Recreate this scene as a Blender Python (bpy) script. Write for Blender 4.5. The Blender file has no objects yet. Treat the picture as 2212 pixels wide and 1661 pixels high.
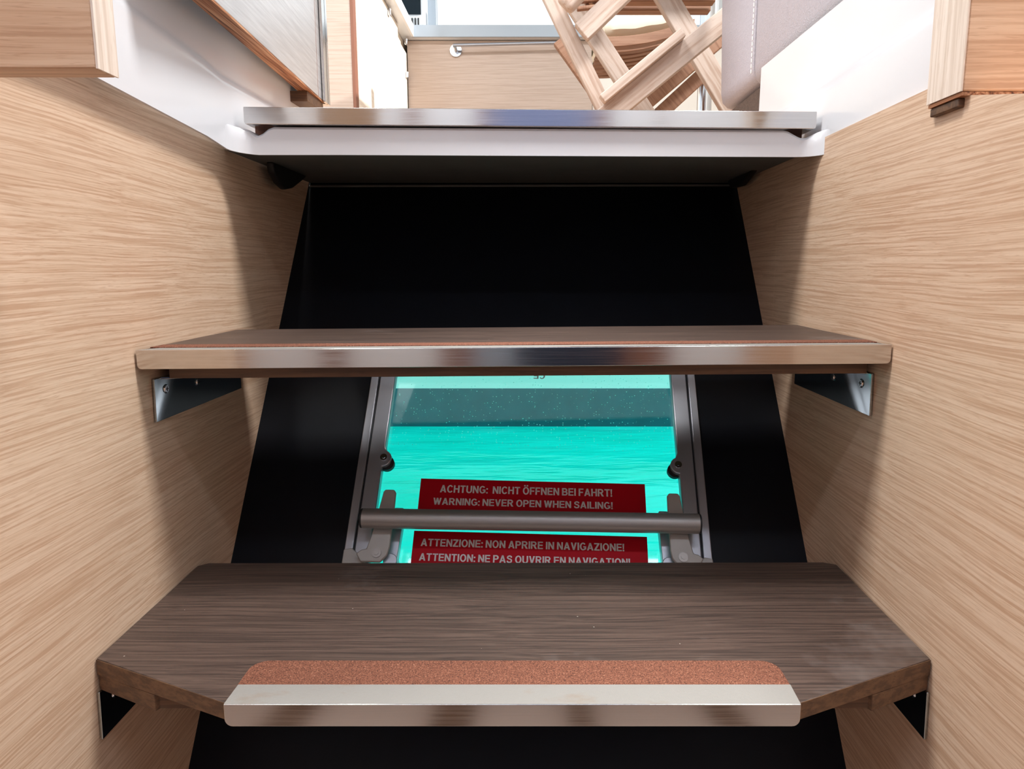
import bpy, bmesh, math, random
from mathutils import Vector, Matrix, Euler
random.seed(7)
S = bpy.context.scene
COL = S.collection

# ------------------------------------------------------------------ camera, sky, lights, exposure
F_PX, CXP, CYP, PITCH, EYE = 1550.0, 1150.0, 830.5, math.radians(9.16), 1.0
cd = bpy.data.cameras.new('camera')
cam = bpy.data.objects.new('camera', cd); COL.objects.link(cam)
cd.sensor_fit = 'HORIZONTAL'; cd.sensor_width = 36.0
cd.lens = 36.0 * F_PX / 2212.0
cd.shift_x = -(CXP - 1106.0) / 2212.0
cd.clip_start = 0.02; cd.clip_end = 200
cam.location = (0, 0, EYE)
cam.rotation_euler = (math.pi / 2 - PITCH, 0, 0)
S.camera = cam

w = bpy.data.worlds.new('sky'); S.world = w
w.use_nodes = True
bg = w.node_tree.nodes['Background']
bg.inputs[0].default_value = (0.88, 0.95, 1.0, 1)
bg.inputs[1].default_value = 1.35

def area(name, loc, target, size, power, color=(1, 1, 1), sy=None):
    l = bpy.data.lights.new(name, 'AREA'); l.energy = power; l.color = color
    l.shape = 'RECTANGLE'; l.size = size; l.size_y = sy or size
    o = bpy.data.objects.new(name, l); COL.objects.link(o)
    o.location = loc
    o.rotation_euler = (Vector(target) - Vector(loc)).to_track_quat('-Z', 'Y').to_euler()
    return o
# sun low over the starboard side, unseen overhead hatch light split in two, an added fill lamp in the hull cabin
sl = bpy.data.lights.new('sun', 'SUN'); sl.energy = 5.0; sl.angle = math.radians(0.6); sl.color = (1.0, 0.97, 0.94)
so = bpy.data.objects.new('sun', sl); COL.objects.link(so)
so.rotation_euler = Vector((-0.93, 0.24, -0.35)).to_track_quat('-Z', 'Y').to_euler()
area('split_hatch_daylight', (0.80, 0.44, 2.95), (0.0, 0.50, 1.0), 0.46, 46.0, (1.0, 0.985, 0.96))  # overhead hatch light set as an added side pair to brighten the walls
area('split_hatch_daylight', (-0.80, 0.44, 2.95), (0.0, 0.50, 1.0), 0.46, 40.0, (1.0, 0.985, 0.96))
area('reflection_fill_light', (0.0, -0.25, 2.03), (0, -0.9, 0.9), 1.7, 22.0, (0.78, 0.87, 1.0), 0.30)  # added lamp, brightens the back wall for the metal's reflections

vs = S.view_settings
S.display_settings.display_device = 'sRGB'
vs.view_transform = 'Standard'; vs.look = 'None'; vs.gamma = 1.0; vs.use_curve_mapping = False
vs.exposure = 0.2

# ------------------------------------------------------------------ pixel to place helpers
def ray(u, v):
    a = (u - CXP) / F_PX; b = (v - CYP) / F_PX
    return Vector((a, math.cos(PITCH) - b * math.sin(PITCH), -math.sin(PITCH) - b * math.cos(PITCH)))
def AX(u, v, x): r = ray(u, v); return Vector((0, 0, EYE)) + r * (x / r.x)
def AY(u, v, y): r = ray(u, v); return Vector((0, 0, EYE)) + r * (y / r.y)
def AZ(u, v, z): r = ray(u, v); return Vector((0, 0, EYE)) + r * ((z - EYE) / r.z)

# ------------------------------------------------------------------ materials
def lin(c):
    def f(x):
        x /= 255.0
        return x / 12.92 if x <= 0.04045 else ((x + 0.055) / 1.055) ** 2.4
    return (f(c[0]), f(c[1]), f(c[2]), 1)

class NT:
    def __init__(s, name):
        s.m = bpy.data.materials.new(name); s.m.use_nodes = True
        s.t = s.m.node_tree; s.b = s.t.nodes['Principled BSDF']; s.out = s.t.nodes['Material Output']
    def n(s, ty, **kw):
        x = s.t.nodes.new(ty)
        for k, v in kw.items():
            if k in ('inp',):
                for kk, vv in v.items(): x.inputs[kk].default_value = vv
            else: setattr(x, k, v)
        return x
    def l(s, a, b): s.t.links.new(a, b)
    def coords(s, scale, rot=(0, 0, 0)):
        tc = s.n('ShaderNodeTexCoord'); mp = s.n('ShaderNodeMapping')
        mp.inputs['Scale'].default_value = scale; mp.inputs['Rotation'].default_value = rot
        s.l(tc.outputs['Object'], mp.inputs['Vector']); return mp.outputs[0]
    def noise(s, vec, scale=1, detail=4, rough=0.55, dist=0.0):
        x = s.n('ShaderNodeTexNoise'); x.inputs['Scale'].default_value = scale
        x.inputs['Detail'].default_value = detail; x.inputs['Roughness'].default_value = rough
        x.inputs['Distortion'].default_value = dist
        s.l(vec, x.inputs['Vector']); return x.outputs['Fac']
    def ramp(s, fac, stops):
        r = s.n('ShaderNodeValToRGB'); e = r.color_ramp.elements
        while len(e) < len(stops): e.new(0.5)
        for i, (p, c) in enumerate(stops): e[i].position = p; e[i].color = c if len(c) == 4 else (*c, 1)
        s.l(fac, r.inputs[0]); return r.outputs[0]
    def mix(s, fac, a, b, mode='MIX'):
        x = s.n('ShaderNodeMix'); x.data_type = 'RGBA'; x.blend_type = mode
        for sock, v in ((x.inputs[0], fac), (x.inputs[6], a), (x.inputs[7], b)):
            if hasattr(v, 'is_output'): s.l(v, sock)
            else: sock.default_value = v
        return x.outputs[2]
    def math(s, op, a, b=None, c=None):
        x = s.n('ShaderNodeMath', operation=op)
        for i, v in enumerate((a, b, c)):
            if v is None: continue
            if hasattr(v, 'is_output'): s.l(v, x.inputs[i])
            else: x.inputs[i].default_value = v
        return x.outputs[0]
    def bump(s, h, strength=0.2, dist=0.001):
        x = s.n('ShaderNodeBump'); x.inputs['Strength'].default_value = strength; x.inputs['Distance'].default_value = dist
        s.l(h, x.inputs['Height']); s.l(x.outputs[0], s.b.inputs['Normal'])
    def base(s, c):
        if hasattr(c, 'is_output'): s.l(c, s.b.inputs['Base Color'])
        else: s.b.inputs['Base Color'].default_value = c
    def set(s, **kw):
        for k, v in kw.items(): s.b.inputs[k.replace('_', ' ')].default_value = v

def plain(name, col, rough=0.5, metal=0.0, noise_amt=0.0, spec=0.5):
    k = NT(name)
    if noise_amt:
        v = k.noise(k.coords((14, 14, 14)), 1, 5)
        c2 = tuple(x * (1 - noise_amt) for x in col[:3]) + (1,)
        k.base(k.mix(v, c2, col))
    else: k.base(col)
    k.set(Roughness=rough, Metallic=metal); k.b.inputs['Specular IOR Level'].default_value = spec
    return k.m

def veneer(name, light, mid, dark, axis='y', freq=230, rough=0.42, warp=0.9, seam_y=None, pores=0.5, dust=False):
    """straight grained wood; the grain runs along `axis`"""
    k = NT(name)
    along, across = 2.6, freq
    sc = {'x': (along * 2, across, across), 'y': (across, along * 2, across), 'z': (across, across, along * 2)}[axis]
    wsc = {'x': (2.2, 7, 7), 'y': (7, 2.2, 7), 'z': (7, 7, 2.2)}[axis]
    tc = k.n('ShaderNodeTexCoord')
    wn = k.n('ShaderNodeTexNoise'); wn.inputs['Scale'].default_value = 1.0; wn.inputs['Detail'].default_value = 3
    mw = k.n('ShaderNodeMapping'); mw.inputs['Scale'].default_value = wsc
    k.l(tc.outputs['Object'], mw.inputs[0]); k.l(mw.outputs[0], wn.inputs['Vector'])
    sub = k.n('ShaderNodeVectorMath', operation='SUBTRACT'); k.l(wn.outputs['Color'], sub.inputs[0]); sub.inputs[1].default_value = (.5, .5, .5)
    scl = k.n('ShaderNodeVectorMath', operation='SCALE'); k.l(sub.outputs[0], scl.inputs[0]); scl.inputs[3].default_value = 0.028 * warp
    add = k.n('ShaderNodeVectorMath', operation='ADD'); k.l(tc.outputs['Object'], add.inputs[0]); k.l(scl.outputs[0], add.inputs[1])
    mp = k.n('ShaderNodeMapping'); mp.inputs['Scale'].default_value = sc; k.l(add.outputs[0], mp.inputs[0])
    g = k.noise(mp.outputs[0], 1.0, 3, 0.6)
    mp2 = k.n('ShaderNodeMapping'); mp2.inputs['Scale'].default_value = tuple(x * 0.16 for x in sc); k.l(add.outputs[0], mp2.inputs[0])
    g2 = k.noise(mp2.outputs[0], 1.0, 2, 0.5)
    mp3 = k.n('ShaderNodeMapping'); mp3.inputs['Scale'].default_value = tuple(x * 2.6 if x > 50 else 60 for x in sc); k.l(add.outputs[0], mp3.inputs[0])
    g3 = k.noise(mp3.outputs[0], 1.0, 2, 0.5)
    c = k.ramp(g, [(0.39, dark), (0.50, mid), (0.61, light)])
    c2 = k.ramp(g2, [(0.3, mid), (0.7, light)])
    c = k.mix(0.35, c, c2)
    pr = k.ramp(g3, [(0.30, (1, 1, 1)), (0.42, (0, 0, 0))])
    pf = k.math('MULTIPLY', pr, pores)
    c = k.mix(pf, c, dark)
    if dust:
        vo = k.n('ShaderNodeTexVoronoi'); vo.inputs['Scale'].default_value = 70; k.l(tc.outputs['Object'], vo.inputs['Vector'])
        pk = k.n('ShaderNodeSeparateColor'); k.l(vo.outputs['Color'], pk.inputs[0])
        sp_ = k.math('MULTIPLY', k.math('LESS_THAN', vo.outputs['Distance'], 0.045), k.math('GREATER_THAN', pk.outputs[0], 0.80))
        sm_ = k.noise(tc.outputs['Object'], 5.0, 5, 0.65)
        sm_ = k.ramp(sm_, [(0.62, (0, 0, 0)), (0.80, (0.5, 0.5, 0.5))])
        c = k.mix(sm_, c, rgb(150, 140, 136)); c = k.mix(k.math('MULTIPLY', sp_, 0.7), c, rgb(190, 180, 170))
    if seam_y is not None:
        sp = k.n('ShaderNodeSeparateXYZ'); k.l(tc.outputs['Object'], sp.inputs[0])
        d = k.math('ABSOLUTE', k.math('SUBTRACT', sp.outputs['Y'], seam_y))
        c = k.mix(k.math('MULTIPLY', k.math('LESS_THAN', d, 0.0007), 0.35), c, light)
    k.base(c); k.set(Roughness=rough)
    k.bump(g, 0.12, 0.0006)
    return k.m

def rgb(*c): return lin(c)
M = {}
M['oak'] = veneer('oak_veneer', rgb(230, 202, 177), rgb(217, 185, 157), rgb(190, 150, 120), 'y', 540, 0.45, 0.7, seam_y=1.0)
M['oak_x'] = veneer('oak_cross_veneer', rgb(226, 192, 162), rgb(213, 174, 142), rgb(188, 144, 112), 'x', 300, 0.45, 0.6)
M['oak_z'] = veneer('oak_end_veneer', rgb(240, 226, 214), rgb(230, 214, 200), rgb(206, 186, 168), 'z', 220, 0.4, 0.5)
M['pale_oak'] = veneer('pale_oak_front', rgb(194, 175, 163), rgb(186, 166, 152), rgb(174, 152, 138), 'x', 200, 0.45, 0.6, pores=0.15)
M['pale_oak_v'] = veneer('pale_oak_door', rgb(244, 234, 220), rgb(238, 226, 210), rgb(224, 208, 188), 'y', 120, 0.4, 0.8, pores=0.2)
M['walnut'] = veneer('walnut_laminate', rgb(98, 80, 71), rgb(78, 63, 56), rgb(48, 39, 36), 'x', 420, 0.5, 1.0, pores=0.35, dust=True)
M['walnut_edge'] = veneer('walnut_edge_band', rgb(112, 82, 58), rgb(94, 66, 46), rgb(66, 46, 34), 'x', 200, 0.5, 0.8)
M['teak'] = veneer('weathered_teak', rgb(196, 180, 170), rgb(184, 165, 152), rgb(158, 130, 112), 'z', 90, 0.55, 1.0, pores=0.2)
M['teak_brown'] = veneer('oiled_teak', rgb(160, 122, 98), rgb(146, 106, 82), rgb(122, 82, 60), 'x', 120, 0.55, 1.0, pores=0.2)
M['plywood'] = None

k = NT('plywood_edge')
v = k.noise(k.coords((420, 8, 420)), 1, 3)
k.base(k.ramp(v, [(0.35, rgb(92, 54, 34)), (0.5, rgb(170, 112, 76)), (0.65, rgb(206, 158, 122))])); k.set(Roughness=0.7)
M['plywood'] = k.m

k = NT('red_cork_grip')
vec = k.coords((900, 900, 900))
v = k.noise(vec, 1, 2, 0.7)
c = k.ramp(v, [(0.34, rgb(64, 36, 26)), (0.46, rgb(118, 71, 52)), (0.60, rgb(134, 84, 64)), (0.74, rgb(186, 138, 112))])
k.base(c); k.set(Roughness=0.9); k.bump(v, 0.6, 0.0006)
M['cork'] = k.m

k = NT('ivory_grip_paint')
v = k.noise(k.coords((420, 420, 420)), 1, 3, 0.6)
s2 = k.noise(k.coords((16, 30, 30)), 1, 4, 0.6)
c = k.mix(k.ramp(s2, [(0.60, (0, 0, 0)), (0.78, (1, 1, 1))]), rgb(150, 147, 142), rgb(144, 128, 112))
k.base(c); k.set(Roughness=0.55); k.bump(v, 0.5, 0.0008)
M['ivory'] = k.m

k = NT('brushed_aluminium')
v = k.noise(k.coords((9, 900, 900)), 1, 3, 0.6)
k.base(k.mix(v, rgb(196, 194, 192), rgb(222, 220, 218))); k.set(Metallic=1.0)
k.l(k.ramp(v, [(0.3, (0.09,) * 3), (0.7, (0.16,) * 3)]), k.b.inputs['Roughness']); k.bump(v, 0.05, 0.0003)
M['alu'] = k.m
M['alu_dark'] = plain('anodised_aluminium', rgb(172, 174, 182), 0.38, 0.7, 0.15)
M['alu_cast'] = plain('cast_grey_alloy', rgb(172, 168, 164), 0.55, 0.35, 0.14)
M['steel'] = plain('polished_steel', rgb(186, 196, 200), 0.07, 1.0, 0.08)
M['chrome'] = plain('chrome', rgb(206, 210, 216), 0.12, 1.0)
M['bar'] = plain('satin_grey_tube', rgb(160, 155, 152), 0.42, 0.6, 0.06)
M['gel'] = plain('white_gelcoat', rgb(228, 230, 236), 0.16, 0, 0.01)
M['white'] = plain('white_paint', rgb(236, 236, 236), 0.5)
M['headliner'] = plain('grey_headliner', rgb(122, 122, 122), 0.9)
M['cream'] = plain('cream_laminate', rgb(240, 234, 226), 0.45, 0, 0.03)
M['greylip'] = plain('grey_worktop_edge', rgb(160, 172, 184), 0.35)
M['worktop'] = plain('pale_worktop', rgb(226, 230, 234), 0.25)
M['brown'] = plain('brown_edge', rgb(140, 92, 72), 0.6, 0, 0.2)
M['rubber'] = plain('black_rubber', (0.008, 0.008, 0.009, 1), 0.6)
M['underside'] = plain('raw_dark_laminate', (0.16, 0.162, 0.155, 1), 0.6, 0, 0.4)
M['darkglass'] = plain('dark_screen', (0.012, 0.02, 0.028, 1), 0.08)
M['slot'] = plain('dark_slot', (0.02, 0.02, 0.02, 1), 0.8)
M['navy'] = plain('navy_cloth', (0.018, 0.026, 0.05, 1), 0.9)
M['denim'] = plain('pale_blue_cloth', (0.20, 0.24, 0.40, 1), 0.9)
M['cushion'] = plain('cream_canvas', rgb(244, 234, 214), 0.9, 0, 0.12)
M['hull'] = plain('white_hull', rgb(226, 236, 236), 0.25)
M['antifoul'] = plain('dark_teal_antifouling', (0.0, 0.11, 0.15, 1), 0.6, 0, 0.45)
M['red'] = plain('red_vinyl', (0.42, 0.0005, 0.009, 1), 0.5, spec=0.12)
M['letter'] = plain('pale_letters', (0.72, 0.68, 0.68, 1), 0.5)
M['etch'] = plain('grey_etching', (0.25, 0.32, 0.32, 1), 0.6)

k = NT('black_lining')
v = k.noise(k.coords((40, 40, 40)), 1, 4)
k.base(k.mix(v, (0.003, 0.0036, 0.0055, 1), (0.005, 0.0065, 0.011, 1))); k.set(Roughness=0.45)
k.b.inputs['Specular IOR Level'].default_value = 0.15
M['black'] = k.m

k = NT('pale_grey_leather')
vo = k.n('ShaderNodeTexVoronoi'); vo.inputs['Scale'].default_value = 1.0; k.l(k.coords((420, 420, 420)), vo.inputs['Vector'])
v = k.noise(k.coords((180, 180, 180)), 1, 4)
k.base(k.mix(v, rgb(172, 168, 178), rgb(186, 183, 193))); k.set(Roughness=0.42)
k.bump(k.math('ADD', vo.outputs['Distance'], v), 0.35, 0.0012)
M['leather'] = k.m

k = NT('brushed_pale_laminate')
v = k.noise(k.coords((300, 6, 300), (0, 0, 0)), 1, 4, 0.6)
k.base(k.ramp(v, [(0.3, rgb(186, 187, 190)), (0.7, rgb(212, 214, 217))])); k.set(Roughness=0.3, Metallic=0.35)
M['paleface'] = k.m

# hatch acrylic: clear, tinted, with specks and fine scratches on it
k = NT('tinted_acrylic')
tr = k.n('ShaderNodeBsdfTransparent'); tr.inputs[0].default_value = (0.82, 0.97, 0.96, 1)
gl = k.n('ShaderNodeBsdfGlossy'); gl.inputs['Roughness'].default_value = 0.03; gl.inputs[0].default_value = (1, 1, 1, 1)
fr = k.n('ShaderNodeFresnel'); fr.inputs[0].default_value = 1.49
mx = k.n('ShaderNodeMixShader'); k.l(fr.outputs[0], mx.inputs[0]); k.l(tr.outputs[0], mx.inputs[1]); k.l(gl.outputs[0], mx.inputs[2])
vec = k.coords((260, 260, 260))
vo = k.n('ShaderNodeTexVoronoi'); vo.inputs['Scale'].default_value = 1; k.l(vec, vo.inputs['Vector'])
pick = k.n('ShaderNodeSeparateColor'); k.l(vo.outputs['Color'], pick.inputs[0])
big = k.noise(k.coords((7, 7, 7)), 1, 3)
speck = k.math('MULTIPLY', k.math('LESS_THAN', vo.outputs['Distance'], 0.17), k.math('GREATER_THAN', pick.outputs[0], 0.72))
tcs = k.n('ShaderNodeTexCoord'); spz = k.n('ShaderNodeSeparateXYZ'); k.l(tcs.outputs['Object'], spz.inputs[0])
upper = k.n('ShaderNodeMapRange'); k.l(spz.outputs['Y'], upper.inputs[0])
upper.inputs[1].default_value = 0.005; upper.inputs[2].default_value = 0.03; upper.inputs[3].default_value = 0.06; upper.inputs[4].default_value = 0.75
sf = k.math('MULTIPLY', speck, upper.outputs[0])
df = k.n('ShaderNodeBsdfTranslucent'); df.inputs[0].default_value = (0.75, 0.95, 0.92, 1)
m2 = k.n('ShaderNodeMixShader'); k.l(sf, m2.inputs[0]); k.l(mx.outputs[0], m2.inputs[1]); k.l(df.outputs[0], m2.inputs[2])
k.l(m2.outputs[0], k.out.inputs[0])
M['acrylic'] = k.m

k = NT('clear_window_glass')
tr = k.n('ShaderNodeBsdfTransparent'); gl = k.n('ShaderNodeBsdfGlossy'); gl.inputs['Roughness'].default_value = 0.02
fr = k.n('ShaderNodeFresnel'); fr.inputs[0].default_value = 1.45
mx = k.n('ShaderNodeMixShader'); k.l(fr.outputs[0], mx.inputs[0]); k.l(tr.outputs[0], mx.inputs[1]); k.l(gl.outputs[0], mx.inputs[2])
k.l(mx.outputs[0], k.out.inputs[0])
M['glass'] = k.m

# turquoise shallow sea
k = NT('turquoise_water')
v = k.noise(k.coords((1.2, 3.5, 1)), 1, 4, 0.5, 0.6)
k.base(k.ramp(v, [(0.3, (0.0, 0.74, 0.66)), (0.55, (0.0, 0.82, 0.78)), (0.8, (0.04, 0.88, 0.84))]))
k.set(Roughness=0.12); k.b.inputs['IOR'].default_value = 1.33
k.bump(k.noise(k.coords((2.2, 7, 1)), 1, 3), 0.25, 0.05)
M['water'] = k.m

# ------------------------------------------------------------------ mesh helpers
class MB:
    def __init__(s): s.bm = bmesh.new()
    def poly_prism(s, pts, vec):
        """closed polygon (3D points) swept by vec"""
        n = len(pts); vec = Vector(vec)
        a = [s.bm.verts.new(Vector(p)) for p in pts]
        b = [s.bm.verts.new(Vector(p) + vec) for p in pts]
        s.bm.faces.new(a); s.bm.faces.new(b[::-1])
        for i in range(n): s.bm.faces.new((a[i], b[i], b[(i + 1) % n], a[(i + 1) % n]))
        return s
    def box(s, x0, x1, y0, y1, z0, z1):
        return s.poly_prism([(x0, y0, z0), (x1, y0, z0), (x1, y1, z0), (x0, y1, z0)], (0, 0, z1 - z0))
    def bar(s, p0, p1, w, t, side):
        """rectangular bar; w measured along `side`, t across it"""
        p0, p1 = Vector(p0), Vector(p1); d = (p1 - p0).normalized()
        sd = Vector(side); sd = (sd - d * sd.dot(d)).normalized(); th = d.cross(sd)
        q = [p0 + sd * (w / 2) + th * (t / 2), p0 - sd * (w / 2) + th * (t / 2), p0 - sd * (w / 2) - th * (t / 2), p0 + sd * (w / 2) - th * (t / 2)]
        return s.poly_prism(q, p1 - p0)
    def tube(s, p0, p1, r, n=24, r1=None):
        p0, p1 = Vector(p0), Vector(p1); d = (p1 - p0).normalized(); r1 = r if r1 is None else r1
        a = d.orthogonal().normalized(); b = d.cross(a)
        A = []; B = []
        for i in range(n):
            t = 2 * math.pi * i / n; o = a * math.cos(t) + b * math.sin(t)
            A.append(s.bm.verts.new(p0 + o * r)); B.append(s.bm.verts.new(p1 + o * r1))
        s.bm.faces.new(A); s.bm.faces.new(B[::-1])
        for i in range(n): s.bm.faces.new((A[i], B[i], B[(i + 1) % n], A[(i + 1) % n]))
        return s
    def grid(s, rows, closed=False):
        vs_ = [[s.bm.verts.new(Vector(p)) for p in r] for r in rows]
        for i in range(len(rows) - 1):
            for j in range(len(rows[i]) - (0 if closed else 1)):
                j2 = (j + 1) % len(rows[i])
                s.bm.faces.new((vs_[i][j], vs_[i][j2], vs_[i + 1][j2], vs_[i + 1][j]))
        return s

def build(mb, name, mat, parent=None, bevel=0.0, seg=2, smooth=False, solid=0.0, sub=0, off=-1):
    bm = mb.bm
    bmesh.ops.recalc_face_normals(bm, faces=bm.faces)
    org = Vector((0, 0, 0)); q = parent
    while q is not None: org += q.location; q = q.parent
    if parent is not None:
        for v_ in bm.verts: v_.co -= org
    me = bpy.data.meshes.new(name); bm.to_mesh(me); bm.free()
    o = bpy.data.objects.new(name, me); COL.objects.link(o)
    me.materials.append(mat)
    if parent is not None: o.parent = parent
    if solid:
        md = o.modifiers.new('solid', 'SOLIDIFY'); md.thickness = solid; md.offset = off
        md = o.modifiers.new('split', 'EDGE_SPLIT'); md.split_angle = math.radians(50); md.use_edge_sharp = False
    if bevel:
        md = o.modifiers.new('bevel', 'BEVEL'); md.width = bevel; md.segments = seg; md.limit_method = 'ANGLE'; md.angle_limit = math.radians(35)
    if sub:
        md = o.modifiers.new('sub', 'SUBSURF'); md.levels = sub; md.render_levels = sub
    if smooth or bevel:
        for p in me.polygons: p.use_smooth = True
        md = o.modifiers.new('wn', 'WEIGHTED_NORMAL') if bevel else None
        if md: md.keep_sharp = True
        else:
            me.set_sharp_from_angle(angle=math.radians(40))
    return o

def struct(o): o['kind'] = 'structure'; return o
def thing(name, label, cat, loc, group=None):
    o = bpy.data.objects.new(name, None); COL.objects.link(o); o.location = loc
    o.empty_display_size = 0.05
    o['label'] = label; o['category'] = cat
    if group: o['group'] = group
    return o
def tag(o, label, cat, group=None):
    o['label'] = label; o['category'] = cat
    if group: o['group'] = group
    return o
def lab(o, label): o['label'] = label; return o

# ------------------------------------------------------------------ stairwell shell
WL, WR = -0.366, 0.334
K, PY0, PZ0 = 0.79, 1.21, 1.1345
def py(z): return PY0 + K * (z - PZ0)          # the black hull lining leans towards the viewer at its foot
nrm = math.hypot(K, 1.0)
PUP = Vector((0, K / nrm, 1 / nrm)); PNO = Vector((0, -1 / nrm, K / nrm))
PO = Vector((0, py(0.65), 0.65))
def PP(s_, t_, off=0.0): return PO + Vector((s_, 0, 0)) + PUP * t_ + PNO * off

zt = 1.1375
wl = MB().poly_prism([(WL, 0.42, 0.2), (WL, py(0.2) + 0.01, 0.2), (WL, py(1.148) + 0.01, 1.148), (WL, 0.90, 1.148), (WL, 0.80, 1.160), (WL, 0.42, 1.172)], (-0.02, 0, 0))
struct(build(wl, 'wall_left', M['oak']))
wr = MB().poly_prism([(WR, 0.42, 0.2), (WR, py(0.2) + 0.01, 0.2), (WR, py(1.148) + 0.01, 1.148), (WR, 0.90, 1.148), (WR, 0.628, 1.150), (WR, 0.622, 1.132), (WR, 0.5745, 1.1305), (WR, 0.42, 1.098)], (0.02, 0, 0))
struct(build(wr, 'wall_right', M['oak']))

# hatch frame of reference on the lining: turned a little clockwise
TH = -0.027
HC = Vector((-0.002, 0.14))
def HL(a, b):
    """hatch coordinates (origin at its centre) -> lining coordinates"""
    return HC.x + a * math.cos(TH) - b * math.sin(TH), HC.y + a * math.sin(TH) + b * math.cos(TH)
HW, HB, HT = 0.2235, -0.185, 0.172           # half width, bottom, top of the hatch
lin_mb = MB()
t_lo, t_hi = (0.0 - 0.65) * nrm, (1.149 - 0.65) * nrm
outer = [(WL - .018, t_lo), (WR + .018, t_lo), (WR + .018, t_hi), (WL - .018, t_hi)]
inner = [HL(-HW + .004, HB + .004), HL(HW - .004, HB + .004), HL(HW - .004, HT - .004), HL(-HW + .004, HT - .004)]
for off0, off1 in ((0, -0.02),):
    of = [lin_mb.bm.verts.new(PP(*p, off0)) for p in outer]; inf_ = [lin_mb.bm.verts.new(PP(*p, off0)) for p in inner]
    ob = [lin_mb.bm.verts.new(PP(*p, off1)) for p in outer]; inb = [lin_mb.bm.verts.new(PP(*p, off1)) for p in inner]
    for i in range(4):
        j = (i + 1) % 4
        lin_mb.bm.faces.new((of[i], of[j], inf_[j], inf_[i])); lin_mb.bm.faces.new((ob[i], inb[i], inb[j], ob[j]))
        lin_mb.bm.faces.new((of[i], ob[i], ob[j], of[j])); lin_mb.bm.faces.new((inf_[i], inf_[j], inb[j], inb[i]))
struct(build(lin_mb, 'wall_hull', M['black']))

# under the saloon floor edge: dark raw laminate, and a thin light strip where it meets the lining
struct(build(MB().box(WL + .002, WR - .002, 0.884, py(1.14) + 0.03, 1.139, 1.149), 'ceiling_stairwell', M['underside']))
struct(build(MB().bar(PP(WL + .002, (1.1355 - .65) * nrm - .004, .0012), PP(WR - .002, (1.1355 - .65) * nrm - .002, .0012), .0024, .0024, PUP), 'trim_1', M['underside']))
fl = MB().poly_prism([(-0.352, 0.980, 1.1395), (-0.352, 1.13, 1.1395), (-0.352, 1.10, 1.128), (-0.352, 1.06, 1.114), (-0.352, 1.03, 1.109), (-0.352, 1.005, 1.114), (-0.352, 0.985, 1.126)], (0.010, 0, 0))
struct(build(fl, 'trim_2', M['rubber'], bevel=.003))
fr_ = MB().poly_prism([(0.312, 1.06, 1.1395), (0.312, 1.19, 1.1395), (0.312, 1.17, 1.126), (0.312, 1.12, 1.124)], (0.012, 0, 0))
struct(build(fr_, 'trim_3', M['rubber'], bevel=.003))

# white gelcoat coaming: two flared sides and the front under the nosing, one moulding
def coaming():
    mb = MB()
    path = []                                    # (x, y, z bottom)
    path.append((-0.354, 0.44, 1.157)); path.append((-0.3517, 0.60, 1.1525)); path.append((-0.3487, 0.80, 1.140))
    for i in range(0, 7):
        a = math.radians(90 * i / 6); r = 0.028
        path.append((-0.348 + r - r * math.cos(a), 0.845 + r * math.sin(a), 1.1345 - .0005 * i))
    path.append((-0.22, 0.873, 1.1315)); path.append((0.0, 0.873, 1.1305)); path.append((0.22, 0.873, 1.1295))
    for i in range(0, 7):
        a = math.radians(90 - 90 * i / 6); r = 0.028
        path.append((0.337 - r + r * math.cos(a), 0.845 + r * math.sin(a), 1.1292))
    path.append((0.3378, 0.80, 1.131)); path.append((0.3396, 0.70, 1.134)); path.append((0.341, 0.626, 1.1365))
    return path
path = coaming()
# sides: they run on behind the front, whose rounded ends grow out of them
def side_rows(pts, sg, top):
    prof = [(0.0, 0.0), (0.0, 0.030), (0.0004, 0.068), (0.0008, 0.0725), (0.0015, 0.0755), (0.0035, 0.0800), (0.0046, 0.0825), (0.0050, 0.086), (0.0053, 0.092), (0.006, top)]
    return [[(x + sg * d, y, max(zb + h, zmin) + h * 1e-4) for (d, h) in prof] for (x, y, zb, zmin) in pts]
mbc = MB()
mbc.grid(side_rows([(*p, 0) for p in path[:3]] + [(-0.348, 0.8460, 1.1345, 0), (-0.348, 0.8465, 1.1345, 1.153), (-0.3458, 1.00, 1.1345, 1.153), (-0.3434, 1.155, 1.1345, 1.153)], -1, .40))
mbc.grid(side_rows([(*p, 0) for p in path[-3:]][::-1] + [(0.337, 0.8460, 1.1292, 0), (0.337, 0.8465, 1.1292, 1.149), (0.3351, 0.95, 1.1292, 1.149), (0.332, 1.115, 1.1292, 1.149)], 1, .162))
# front with rounded corners and the two notches below the nosing's ends
fx = [i for i in range(3, len(path) - 3)]
def top_of(x):
    pts = [(-0.352, 1.162), (-0.331, 1.1585), (-0.327, 1.155), (-0.322, 1.1515), (-0.316, 1.1530), (-0.306, 1.1608), (-0.301, 1.1618), (0.292, 1.1582), (0.297, 1.1574), (0.312, 1.1496), (0.319, 1.1490), (0.325, 1.152), (0.332, 1.155), (0.345, 1.157)]
    for (a, za), (b, zb) in zip(pts, pts[1:]):
        if a <= x <= b: return za + (zb - za) * (x - a) / (b - a)
    return 1.165
dense = []
for i in range(3, len(path) - 4):
    a, b = Vector(path[i]), Vector(path[i + 1])
    n_ = 16 if abs(b.x - a.x) > .05 else 2
    for q in range(n_): dense.append(a.lerp(b, q / n_))
dense.append(Vector(path[len(path) - 4]))
rows = []
for p in dense:
    zt_ = top_of(p.x)
    inw = Vector((0, 1, 0))
    rows.append([p, Vector((p.x, p.y, p.z + (zt_ - p.z) * .5)), Vector((p.x, p.y, zt_ - .002)), Vector((p.x, p.y + .002, zt_)), Vector((p.x, p.y + .03, zt_))])
mbc.grid(rows)
co = build(mbc, 'trim_4', M['gel'], smooth=True, solid=0.003, off=0); struct(co)
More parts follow.
